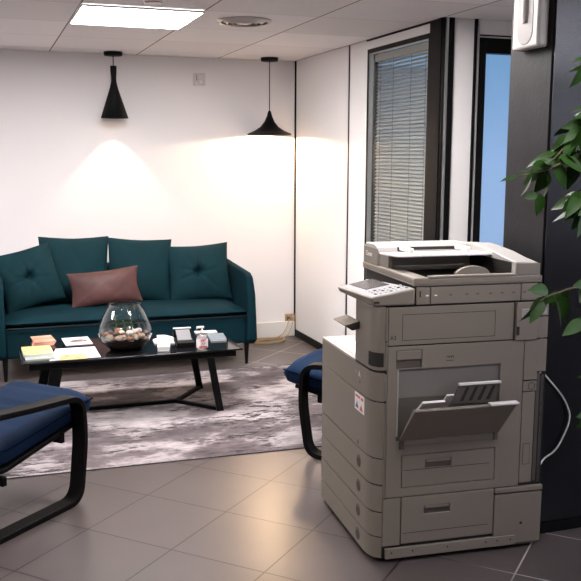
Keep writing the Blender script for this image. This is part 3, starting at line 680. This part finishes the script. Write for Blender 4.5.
# left side covers, one per drawer level
seams = [.022, .111, .214, .325, .432, .660, .778]
for i in range(len(seams)-1):
    a, b = seams[i]+.0030, seams[i+1]-.0030
    bm = bmesh.new(); prism(bm, [(-.045, .68), (-.045, .085), (-.041, .050), (-.028, .018), (-.008, .001), (.0, -.001), (.0, .008), (-.006, .010), (-.024, .026), (-.036, .055), (-.037, .085), (-.037, .68)], a, b)
    sc2 = obj('side_cover', bm, PC, ph, bev=.0012)
    if i in (0, 1, 2, 3):
        bm = bmesh.new(); zc = (.066, .168, .273, .376)[i]
        vs = [(.157+.026*math.cos(q*PI/12), zc+.026*math.sin(q*PI/12)) for q in range(24)]
        prism(bm, vs, -.0458, -.0440, 'x'); g = obj('grip_recess', bm, PCD, sc2, bev=.0008)
        bm = bmesh.new(); prism(bm, [(.157+.021*math.cos(q*PI/12), zc-.004+.019*math.sin(q*PI/12)) for q in range(24)], -.0465, -.0459, 'x')
        obj('grip_hollow', bm, mat('hollow_brown', (.045, .035, .03), .6), sc2)
    if i == 4:
        bm = bmesh.new(); prism(bm, [(.214, .652), (.100, .640), (.100, .580), (.214, .583)][:0] or [(.214, .583), (.100, .583), (.100, .655), (.214, .655)], -.0462, -.0454, 'x'); st = obj('warning_sticker', bm, mat('sticker_white', (.72, .71, .70), .5), sc2)
        for (ya, yb, za, zb, c_) in ((.205, .165, .592, .620, (.10, .11, .20)), (.155, .112, .590, .618, (.65, .10, .08)), (.205, .150, .636, .646, (.6, .1, .08)), (.14, .11, .634, .646, (.6, .12, .1))):
            bm = bmesh.new()
            if zb-za > .02: prism(bm, [(ya, za), (yb, za), ((ya+yb)/2, zb)], -.0466, -.0463, 'x')
            else: prism(bm, [(ya, za), (yb, za), (yb, zb), (ya, zb)], -.0466, -.0463, 'x')
            obj('sticker_mark', bm, mat('sticker_ink', c_, .5), st)
        bm = bmesh.new(); prism(bm, [(.172, .445), (.164, .445), (.164, .462), (.172, .462)], -.046, -.0454, 'x'); obj('latch', bm, GAP, sc2)
    if i == 5:
        tx = text('size_mark', 'A', .036, PCW, sc2, (-.0458, .163, .735), (PI/2, 0, -PI/2))
        bm = bmesh.new(); prism(bm, [(.23, .737), (.18, .733), (.18, .735), (.23, .739)], -.0458, -.0454, 'x'); obj('size_line', bm, PCL, sc2)
        bm = bmesh.new(); prism(bm, [(.160, .702), (.152, .702), (.152, .710), (.160, .710)], -.0458, -.0454, 'x'); obj('small_dot', bm, GAP, sc2)
# deck
bm = bmesh.new(); prism(bm, [(-.045, .68), (-.045, .225), (.113, .225), (.113, .68)], .776, .784); o = obj('output_deck', bm, PCL, ph, bev=.002); o['label'] = 'pale output deck'
bm = bmesh.new(); prism(bm, [(-.02, .55), (-.02, .30), (.10, .30), (.10, .55)], .7845, .7865); obj('paper', bm, PCW, o)
# upper left column
bm = bmesh.new(); prism(bm, [(-.045, .222), (-.045, .06), (-.040, .03), (-.022, .006), (-.006, 0), (.0, 0), (.0, .222)], .785, 1.034); o = obj('front_column', bm, PC, ph, bev=.003)
bm = bmesh.new(); box(bm, (-.0475, .018, .80), (-.0448+.012, .075, .855)); vs = bm.verts[:]; bm.free()
bm = bmesh.new(); prism(bm, [(-.0425, .036), (-.0245, .0075), (-.0265, .0055), (-.0455, .033)][:0] or [(-.0460, .060), (-.0415, .029), (-.0232, .0048), (-.0060, -.0012), (-.006, .001), (-.022, .008), (-.039, .031), (-.0445, .061)], .800, .855); obj('sensor_window', bm, GAP, o)
bm = bmesh.new(); prism(bm, [(-.108, .934), (-.045, .950), (-.045, .918), (-.075, .912)], .17, .33, 'y'); obj('side_output_fin', bm, mat('fin_brown', (.05, .043, .037), .5), ph, bev=.003)
# front left hinge strip
for a, b in ((.27, .655), (.665, .770), (.790, .895), (.900, 1.028)): obox('hinge_cover', (.0012, -.002, a), (.0085, .01, b), PC, ph, bev=.0008)
obox('hinge_cover', (.0012, -.002, .785), (.0085, .01, .79), PCD, ph)
# upper front cover with inset panel
def plate(name, x0, x1, z0, z1, m, yf=-.003, yb=.008, bev=.0015, parent=ph):
    bm = bmesh.new(); box(bm, (x0+.0007, yf, z0+.0007), (x1-.0007, yb, z1-.0007)); return obj(name, bm, m, parent, bev=bev)
uc = plate('upper_front_cover', .0105, .536, .882, 1.030, PC)
bm = bmesh.new(); 
for a in (((.066, -.0034, .900), (.456, -.0029, .902)), ((.066, -.0034, 1.0), (.456, -.0029, 1.002)), ((.066, -.0034, .902), (.068, -.0029, 1.0)), ((.454, -.0034, .902), (.456, -.0029, 1.0))): box(bm, *a)
obj('panel_groove', bm, GAP, uc)
text('size_mark', 'A3', .022, GAP, uc, (.030, -.0034, .912), (PI/2, 0, 0))
# display band
for a, b in ((.121, .177), (.179, .561), (.563, .655)): plate('front_band', a, b, 1.037, 1.104, PC)
for xx in (.135, ): obox('usb_slot', (xx-.002, -.0036, 1.066), (xx+.003, -.0029, 1.090), GAP, ph)
for i, xx in enumerate((.165, .20, .262, .330, .375, .43, .48, .53, .578)):
    obox('band_icon', (xx-.006, -.0036, 1.069), (xx+.006, -.0030, 1.074), PCW if i in (0, 1) else PCD, ph)
# toner door
td = plate('toner_door', .543, .638, .879, 1.031, PC, yf=-.012)
obox('latch', (.5445, -.0135, .900), (.557, -.0115, .935), GAP, td)
o = obox('embossed_label', (.565, -.0132, .972), (.612, -.0119, 1.006), PCL, td, bev=.001)
for k in range(3): obox('label_line', (.568, -.0136, .980+.008*k), (.609-.006*k, -.0131, .982+.008*k), PCD, o)
for a, b in ((.882, .968), (.972, 1.031), (.744, .878)):
    q = plate('right_corner_strip', .643, .690, a, b, PC, yf=-.001)
o = obox('embossed_label', (.650, -.0022, .978), (.682, -.0012, 1.004), PCL, ph, bev=.001)
# main door with two openings
def holed(name, X0, X1, Z0, Z1, holes, m, yf=-.003, yb=.010, parent=ph):
    xs = sorted({X0, X1, *[h[0] for h in holes], *[h[1] for h in holes]}); zs = sorted({Z0, Z1, *[h[2] for h in holes], *[h[3] for h in holes]})
    def solid(i, j):
        if not (0 <= i < len(xs)-1 and 0 <= j < len(zs)-1): return False
        cx_, cz_ = (xs[i]+xs[i+1])/2, (zs[j]+zs[j+1])/2
        return not any(h[0] < cx_ < h[1] and h[2] < cz_ < h[3] for h in holes)
    bm = bmesh.new(); V = {}
    def v(i, j, s):
        if (i, j, s) not in V: V[(i, j, s)] = bm.verts.new((xs[i], yf if s == 0 else yb, zs[j]))
        return V[(i, j, s)]
    for i in range(len(xs)-1):
        for j in range(len(zs)-1):
            if not solid(i, j): continue
            for s in (0, 1): bm.faces.new((v(i, j, s), v(i+1, j, s), v(i+1, j+1, s), v(i, j+1, s)))
            for (di, dj, a, b) in ((-1, 0, (i, j), (i, j+1)), (1, 0, (i+1, j), (i+1, j+1)), (0, -1, (i, j), (i+1, j)), (0, 1, (i, j+1), (i+1, j+1))):
                if not solid(i+di, j+dj): bm.faces.new((v(*a, 0), v(*b, 0), v(*b, 1), v(*a, 1)))
    return obj(name, bm, m, parent, bev=.0018)
door = holed('front_door', .0105, .5865, .272, .877, [(.050, .486, .500, .786), (.044, .151, .790, .862), (.0755, .478, .308, .443)], PC)
bm = bmesh.new(); box(bm, (.046, -.004, .824), (.149, .004, .860)); o = obj('door_handle', bm, PC, door, bev=.003)
obox('handle_recess', (.046, .003, .792), (.149, .006, .823), PCD, door)
bm = bmesh.new()
for k in range(3): tube(bm, [(.258+.010*k+.006*math.cos(q), -.0035, .822+.009*math.sin(q)) for q in (0.2, .9, 1.7, 2.6)], .0013, 5)
tube(bm, [(.252, -.0035, .813), (.284, -.0035, .813)], .0013, 5); obj('door_emblem', bm, GAP, door)
# bypass bay: hollow box behind the door
INN = mat('bay_interior', (.15, .135, .125), .5)
bm = bmesh.new(); x0, x1, zz0, zz1, yb = .050, .486, .500, .786, .0058
obox('bay_back', (.050, .0045, .500), (.486, .0058, .786), INN, door)
obox('bay_shelf', (.052, .0015, .655), (.484, .0045, .673), PCD, door)
obox('bay_lower', (.052, .0025, .502), (.484, .0044, .654), PCD, door)
obox('bay_frame', (.050, -.0055, .520), (.0555, .0045, .786), PCL, door, bev=.001)
# bypass tray, open
bm = bmesh.new(); prism(bm, [(-.008, .512), (-.012, .506), (-.150, .660), (-.146, .668), (-.138, .668)], .062, .484, 'x')
tr_ = obj('bypass_tray', bm, PC, ph, bev=.002); tr_['label'] = 'open bypass tray leaning out'
obox('tray_lip', (.365, -.170, .668), (.482, -.140, .676), PCW, tr_, bev=.002)
bm = bmesh.new()
prism(bm, [(.288, .722), (.463, .728), (.438, .650), (.25, .650)], -.050, -.045, 'y'); ex_ = obj('tray_extension', bm, PCD, tr_, bev=.001)
obox('extension_edge', (.286, -.056, .722), (.465, -.042, .732), PCW, ex_, bev=.002)
for k in range(4):
    bm = bmesh.new(); q = .318+.037*k; prism(bm, [(q, .715), (q+.014, .715), (q-.012, .660), (q-.026, .660)], -.0515, -.0502, 'y'); obj('extension_rib', bm, GAP, ex_)
bm = bmesh.new(); prism(bm, [(-.030, .612), (-.118, .682), (-.112, .688), (-.024, .618)], .11, .20, 'x'); obj('paper_guide', bm, PCW, tr_)
bm = bmesh.new(); prism(bm, [(-.020, .615), (-.10, .700), (-.094, .704), (-.014, .619)], .215, .245, 'x'); obj('paper_guide', bm, PCW, tr_)
obox('hinge_bar', (.062, -.012, .484), (.470, -.003, .505), PC, ph, bev=.002)
obox('hinge_foot', (.062, -.016, .470), (.080, -.003, .505), PCD, ph, bev=.002)
obox('hinge_foot', (.462, -.016, .478), (.480, -.003, .512), PCD, ph, bev=.002)
# cassette drawer in the door
def drawer(x0, x1, z0, z1, hz, line, nm):
    d = holed(nm, x0, x1, z0, z1, [(.176, .288, hz-.022, hz+.013)], PC)
    obox('handle_cavity', (.178, .004, hz-.020), (.286, .0078, hz+.011), PCD, d)
    obox('pull', (.180, -.0045, hz+.002), (.284, .004, hz+.0115), PC, d, bev=.001)
    if line: obox('panel_line', (x0+.008, -.0036, line-.001), (x1-.02, -.0029, line+.001), GAP, d)
    return d
drawer(.0785, .475, .311, .440, .405, .380, 'paper_drawer')
drawer(.0795, .480, .076, .272-.004, .213, .12, 'paper_drawer')
plate('pedestal_cover', .0012, .0765, .072, .268, PC)
plate('pedestal_cover', .4835, .697, .024, .240, PC, yf=-.004)
plate('pedestal_ledge', .4835, .697, .246, .268, PC, yf=-.008, bev=.003)
bm = bmesh.new(); prism(bm, [(.606+.006*math.cos(q*PI/8), .110+.006*math.sin(q*PI/8)) for q in range(16)], -.0048, -.0039, 'y'); obj('lock', bm, GAP, ph)
bs = plate('base_strip', .014, .582, .020, .062, PC, yf=-.008)
for xx in (.04, .13, .28, .45, .50, .56):
    bm = bmesh.new(); prism(bm, [(xx+.0035*math.cos(q*PI/5), .045+.0035*math.sin(q*PI/5)) for q in range(10)], -.0087, -.0079, 'y'); obj('screw', bm, GAP, bs)
plate('base_strip_end', .5835, .697, .016, .0225, PCD, yf=-.002)
# right column of small covers
plate('waste_cover', .5885, .650, .712, .876, PC); 
q = plate('lock_cover', .5885, .650, .666, .708, PC)
bm = bmesh.new(); 
lathe(bm, [(.013, 0), (.0145, .001), (.0155, 0)], n=24, cap=False)
for v_ in bm.verts: v_.co = Vector((v_.co.x+.627, -.0032-v_.co.z, v_.co.y+.687))
obj('lock_ring', bm, GAP, q)
q = plate('lower_right_cover', .5885, .645, .282, .662, PC)
obox('panel_outline', (.600, -.0034, .360), (.632, -.0029, .448), GAP, q)
obox('embossed_panel', (.602, -.0045, .362), (.630, -.0035, .446), PC, q, bev=.001)
plate('cable_strip', .650, .667, .282, .735, PCD, yf=.004, yb=.012)
o = plate('rear_post', .669, .693, .272, .735, PCL, yf=.006, yb=.05, bev=.005)
obox('right_side_cover', (.687, .012, .03), (.6975, .672, .268), PC, ph, bev=.003)
obox('right_side_upper', (.6885, .012, .272), (.6935, .66, .874), PC, ph, bev=.002)
bm = bmesh.new()
cp = [(.668, .004, .738), (.695, .04, .728), (.739, .09, .705), (.832, .1, .605), (.868, .1, .54), (.874, .1, .50), (.861, .1, .453), (.818, .1, .373), (.763, .1, .335), (.715, .06, .315), (.695, .03, .30)]
P_ = [Vector(p) for p in cp]; pts = []
for i in range(len(P_)-1):
    a, b, c, d = P_[max(i-1, 0)], P_[i], P_[i+1], P_[min(i+2, len(P_)-1)]
    for k in range(6):
        u = k/6; pts.append(.5*((2*b)+(c-a)*u+(2*a-5*b+4*c-d)*u*u+(3*b-3*c+d-a)*u**3))
tube(bm, pts, .0036, 8); o = obj('connection_cable', bm, mat('grey_cable', (.55, .54, .53), .4), ph); o['label'] = 'pale grey looping cable'
# control panel
def cpz(x_, y_): return 1.082+.155*(x_-.0)*1.0
top = [(-.064, -.002), (.117, -.002), (.117, .05), (.055, .36), (-.094, .325)]
bm = bmesh.new()
A = [bm.verts.new((x_, y_, 1.082+.163*x_)) for x_, y_ in top]; B = [bm.verts.new((x_+(.012 if x_ < 0 else 0), y_, 1.036+(.010 if x_ < -.07 else 0))) for x_, y_ in top]
bm.faces.new(A); bm.faces.new(B[::-1])
for i in range(5): bm.faces.new((A[i], A[(i+1) % 5], B[(i+1) % 5], B[i]))
cpn = obj('control_panel', bm, PC, ph, bev=.008, seg=3)
bm = bmesh.new(); fp = [(-.056, .010), (.108, .010), (.108, .05), (.050, .350), (-.074, .316)]
A = [bm.verts.new((x_, y_, 1.0825+.163*x_)) for x_, y_ in fp]; B = [bm.verts.new((x_, y_, 1.0815+.163*x_)) for x_, y_ in fp]
bm.faces.new(A); bm.faces.new(B[::-1])
for i in range(5): bm.faces.new((A[i], A[(i+1) % 5], B[(i+1) % 5], B[i]))
o = obj('panel_face', bm, mat('keypad_grey', (.20, .20, .215), .5, var=.15, vscale=60), cpn)
bm = bmesh.new(); fp = [(-.028, .150), (.072, .158), (.062, .335), (-.043, .318)]
A = [bm.verts.new((x_, y_, 1.0840+.163*x_)) for x_, y_ in fp]; B = [bm.verts.new((x_, y_, 1.0825+.163*x_)) for x_, y_ in fp]
bm.faces.new(A); bm.faces.new(B[::-1])
for i in range(4): bm.faces.new((A[i], A[(i+1) % 4], B[(i+1) % 4], B[i]))
obj('touchscreen', bm, mat('screen_dark', (.06, .055, .055), .18), cpn)
for i in range(7):
    for j in range(3):
        xx = -.030+.021*i; yy = .035+.034*j
        bm = bmesh.new(); lathe(bm, [(.0, .0035), (.0055, .003), (.0065, 0)], c=(xx, yy, 1.0825+.163*xx), n=12, cap=False)
        obj('key', bm, PCL if (i+j) % 3 else PCD, cpn)
obox('front_mark', (-.050, -.0045, 1.048), (-.028, -.0015, 1.056), GAP, cpn, bev=.001)
# scanner lid and document feeder
sl = obox('scanner_lid', (.112, .0, 1.1085), (.655, .595, 1.1125), PC, ph, bev=.001)
obox('lid_front', (.112, .0, 1.113), (.655, .034, 1.1345), PC, ph, bev=.003)
obox('lid_side', (.112, .0345, 1.113), (.1735, .595, 1.1345), PC, ph, bev=.003)
obox('lid_front_rim', (.175, .001, 1.1348), (.536, .030, 1.145), PC, ph, bev=.003)
obox('lid_left_block', (.112, .001, 1.1345), (.1735, .40, 1.1385), PC, ph, bev=.002)
bm = bmesh.new(); prism(bm, [(.0345, 1.1130), (.001, 1.1348), (.001, 1.190), (.10, 1.200), (.20, 1.215), (.33, 1.226), (.40, 1.229), (.595, 1.215), (.595, 1.1130)], .5375, .648, 'x')
for v_ in bm.verts:
    if v_.co.x > .6 and v_.co.z > 1.16: v_.co.x -= .012; v_.co.z -= .004
rb = obj('feeder_right_block', bm, PCL, ph, bev=.005, seg=3)
obox('right_block_face', (.541, -.0005, 1.139), (.643, .002, 1.184), PC, rb, bev=.001)
bm = bmesh.new(); prism(bm, [(.41, 1.1345), (.41, 1.196), (.425, 1.215), (.46, 1.226), (.56, 1.224), (.595, 1.205), (.595, 1.1345)], .116, .5365, 'x')
fd = obj('document_feeder', bm, PCL, ph, bev=.004, seg=3)
obox('feeder_side', (.1145, .412, 1.1365), (.1165, .590, 1.208), PC, fd, bev=.0008)
text('maker_name', 'Canon', .030, PCW, fd, (.1140, .52, 1.178), (PI/2, 0, -PI/2))
obox('feed_slot', (.205, .404, 1.1985), (.470, .4165, 1.2145), GAP, fd)
# document tray
bm = bmesh.new(); prism(bm, [(.20, 1.196), (.40, 1.186), (.41, 1.194), (.205, 1.206)], .085+.035, .555, 'x')
dt = obj('document_tray', bm, PCW, ph, bev=.003)
obox('paper_guide', (.205, .28, 1.203), (.225, .40, 1.222), PCW, dt, bev=.003)
obox('paper_guide', (.46, .28, 1.203), (.480, .40, 1.222), PCW, dt, bev=.003)
obox('tray_rail', (.225, .335, 1.203), (.46, .345, 1.208), PCL, dt)
obox('tray_support', (.120, .30, 1.139), (.14, .408, 1.19), PC, dt, bev=.002)
# eject cavity floor and wall, the tray's shadow painted in as near-black
obox('eject_wall', (.5355, .036, 1.1135), (.5372, .40, 1.185), mat('eject_wall_shade', (.012, .010, .009), .6, spec=.2), ph)
obox('eject_tray', (.176, .037, 1.1128), (.535, .4085, 1.1150), mat('eject_shade', (.008, .007, .006), .6, spec=.2), ph)
bm = bmesh.new(); pr_ = [(.305+.0, 1.138)]+[(.305+.145*k/12, 1.146+.028*math.sin(PI*k/12)**.6) for k in range(13)]+[(.450, 1.138)]
prism(bm, pr_, .045, .062, 'y'); obj('paper_stop', bm, PC, ph, bev=.002)
# casters
for cx_, cy_ in ((.05, .08), (.62, .08), (.05, .60), (.62, .60)):
    bm = bmesh.new(); 
    lathe(bm, [(.0, -.012), (.011, -.012), (.011, .012), (0, .012)], n=20, cap=False)
    for v_ in bm.verts: v_.co = Vector((v_.co.x+cx_, v_.co.z+cy_, v_.co.y+.0112))
    obj('caster', bm, GAP, ph)

# ---------------------------------------------------------------- ficus at the right edge
LEAFM = mat('ficus_leaf', (.012, .044, .003), .5, spec=.25, var=.30, vscale=14)
BARK = mat('ficus_bark', (.10, .075, .05), .8, bump=.4, bscale=60)
fx = thing('ficus_tree', 'leafy green ficus reaching in from the right in front of the dark panel', 'plant', (2.42, 2.30, 0))
bm = bmesh.new(); lathe(bm, [(0, .0), (.13, .0), (.135, .01), (.175, .31), (.185, .32), (.185, .345), (.165, .345), (.16, .31), (0, .31)], n=40, cap=False); obj('pot', bm, mat('grey_pot', (.10, .10, .11), .5), fx)
bm = bmesh.new(); lathe(bm, [(0, .312), (.158, .314)], n=30, cap=False); obj('soil', bm, mat('pot_soil', (.02, .013, .009), .95), fx)
bm = bmesh.new(); tube(bm, [(0, 0, .30), (.02, .01, .8), (-.01, 0, 1.3), (.02, -.01, 1.75), (0, 0, 2.0)], .020, 10, .009); obj('trunk', bm, BARK, fx)
twigs = [ # world points, tip last
 [(2.42, 2.30, 1.55), (2.15, 2.33, 1.72), (1.90, 2.35, 1.66), (1.76, 2.35, 1.60), (1.66, 2.35, 1.555), (1.56, 2.35, 1.540)],
 [(2.42, 2.30, 1.65), (2.15, 2.35, 1.80), (1.93, 2.37, 1.76), (1.80, 2.37, 1.69), (1.73, 2.37, 1.62), (1.68, 2.37, 1.57)],
 [(2.41, 2.30, 1.45), (2.15, 2.30, 1.58), (1.95, 2.30, 1.55), (1.83, 2.30, 1.50), (1.77, 2.30, 1.43)],
 [(2.42, 2.30, 1.90), (2.2, 2.32, 1.98), (1.95, 2.33, 1.97), (1.82, 2.33, 1.92), (1.78, 2.33, 1.89)],
 [(2.41, 2.30, 1.10), (2.15, 2.32, 1.24), (1.90, 2.34, 1.20), (1.76, 2.35, 1.175), (1.68, 2.35, 1.155), (1.655, 2.35, 1.14)],
 [(2.41, 2.30, 1.00), (2.15, 2.28, 1.15), (1.95, 2.30, 1.15), (1.85, 2.30, 1.12), (1.79, 2.30, 1.08)],
 [(2.41, 2.30, .70), (2.15, 2.3, .88), (1.97, 2.3, .90), (1.88, 2.32, .885)],
 [(2.41, 2.30, .60), (2.15, 2.3, .76), (1.97, 2.3, .78), (1.88, 2.32, .765)],
 [(2.42, 2.30, 1.75), (2.15, 2.30, 1.88), (1.95, 2.28, 1.84), (1.83, 2.28, 1.76), (1.76, 2.29, 1.70)],
 [(2.42, 2.30, 1.50), (2.15, 2.26, 1.68), (1.97, 2.27, 1.67), (1.85, 2.28, 1.61), (1.77, 2.29, 1.52), (1.74, 2.29, 1.47)],
 [(2.42, 2.30, 1.60), (2.60, 2.20, 1.76), (2.82, 2.12, 1.74), (2.95, 2.08, 1.66)],
 [(2.42, 2.30, 1.80), (2.55, 2.42, 1.95), (2.76, 2.50, 1.96), (2.90, 2.52, 1.90)],
 [(2.41, 2.30, 1.20), (2.60, 2.30, 1.34), (2.80, 2.25, 1.34), (2.95, 2.2, 1.26)],
 [(2.42, 2.29, 1.40), (2.42, 2.10, 1.58), (2.44, 1.92, 1.56), (2.45, 1.80, 1.46)],
 [(2.42, 2.30, 1.95), (2.40, 2.28, 2.05), (2.44, 2.24, 2.14), (2.46, 2.2, 2.20)],
]
def W2F(p): return Vector(p)-Vector((2.42, 2.30, 0))
bm = bmesh.new(); bl_ = bmesh.new(); rnd = random.Random(11)
for ti, tw in enumerate(twigs):
    P_ = [W2F(p) for p in tw]; tube(bm, P_, .007, 6, .0013)
    for i in range(len(P_)-1):
        a, b = P_[i], P_[i+1]; L = (b-a).length; nl = int(L/ (.028 if (ti == 0 and i > 2) else .0075 if ti in (1, 2, 8, 9) else .0085 if ti == 0 else .012 if ti > 9 else .014 if ti == 3 else .018))
        if i == 0: continue
        for k in range(nl):
            t_ = (k+rnd.random()*.6)/nl; q = a.lerp(b, t_)
            if i == len(P_)-2 and ti in (0, 4) and t_ > .65: continue
            d = Vector((rnd.uniform(-1, .5), rnd.uniform(-.9, .9), rnd.uniform(-1.1, .15))).normalized()
            nr = Vector((rnd.uniform(-.5, .5), rnd.uniform(-1, -.2), rnd.uniform(.1, 1)))
            st_ = q+d*.012; tube(bm, [q, st_], .0009, 4)
            leaf(bl_, st_, d, nr, rnd.uniform(.070, .110), rnd.uniform(.036, .054), .22, rnd.uniform(.05, .35))
# characteristic leaves that stand clear of the clusters
for p, d, nr, L, W_ in [
   ((1.562, 2.35, 1.540), (-1, 0, -.18), (0, -.5, 1), .070, .022),
   ((1.620, 2.35, 1.545), (-.9, .2, .22), (0, -.6, .8), .055, .018),
   ((1.642, 2.35, 1.485), (-.12, -.1, -1), (.1, -1, .1), .075, .045),
   ((1.632, 2.35, 1.482), (-1, 0, -.22), (0, -1, .6), .050, .030),
   ((1.655, 2.35, 1.140), (-.75, -.1, -.72), (.5, -.8, -.3), .095, .034),
   ((1.690, 2.35, 1.175), (-1, -.1, .12), (0, -.9, .5), .080, .050),
   ((1.780, 2.33, 1.890), (-.55, 0, -.85), (.6, -1, .2), .105, .050),
   ((1.80, 2.33, 1.905), (-1, 0, -.15), (0, -.6, 1), .080, .028),
   ((1.880, 2.32, .885), (-1, 0, .12), (0, -.6, 1), .085, .026),
   ((1.880, 2.32, .765), (-1, -.1, -.05), (0, -.8, .6), .085, .038)]:
    leaf(bl_, W2F(p), d, nr, L, W_, .2, .12, 8)
obj('branches', bm, BARK, fx); obj('foliage', bl_, LEAFM, fx, ang=60)
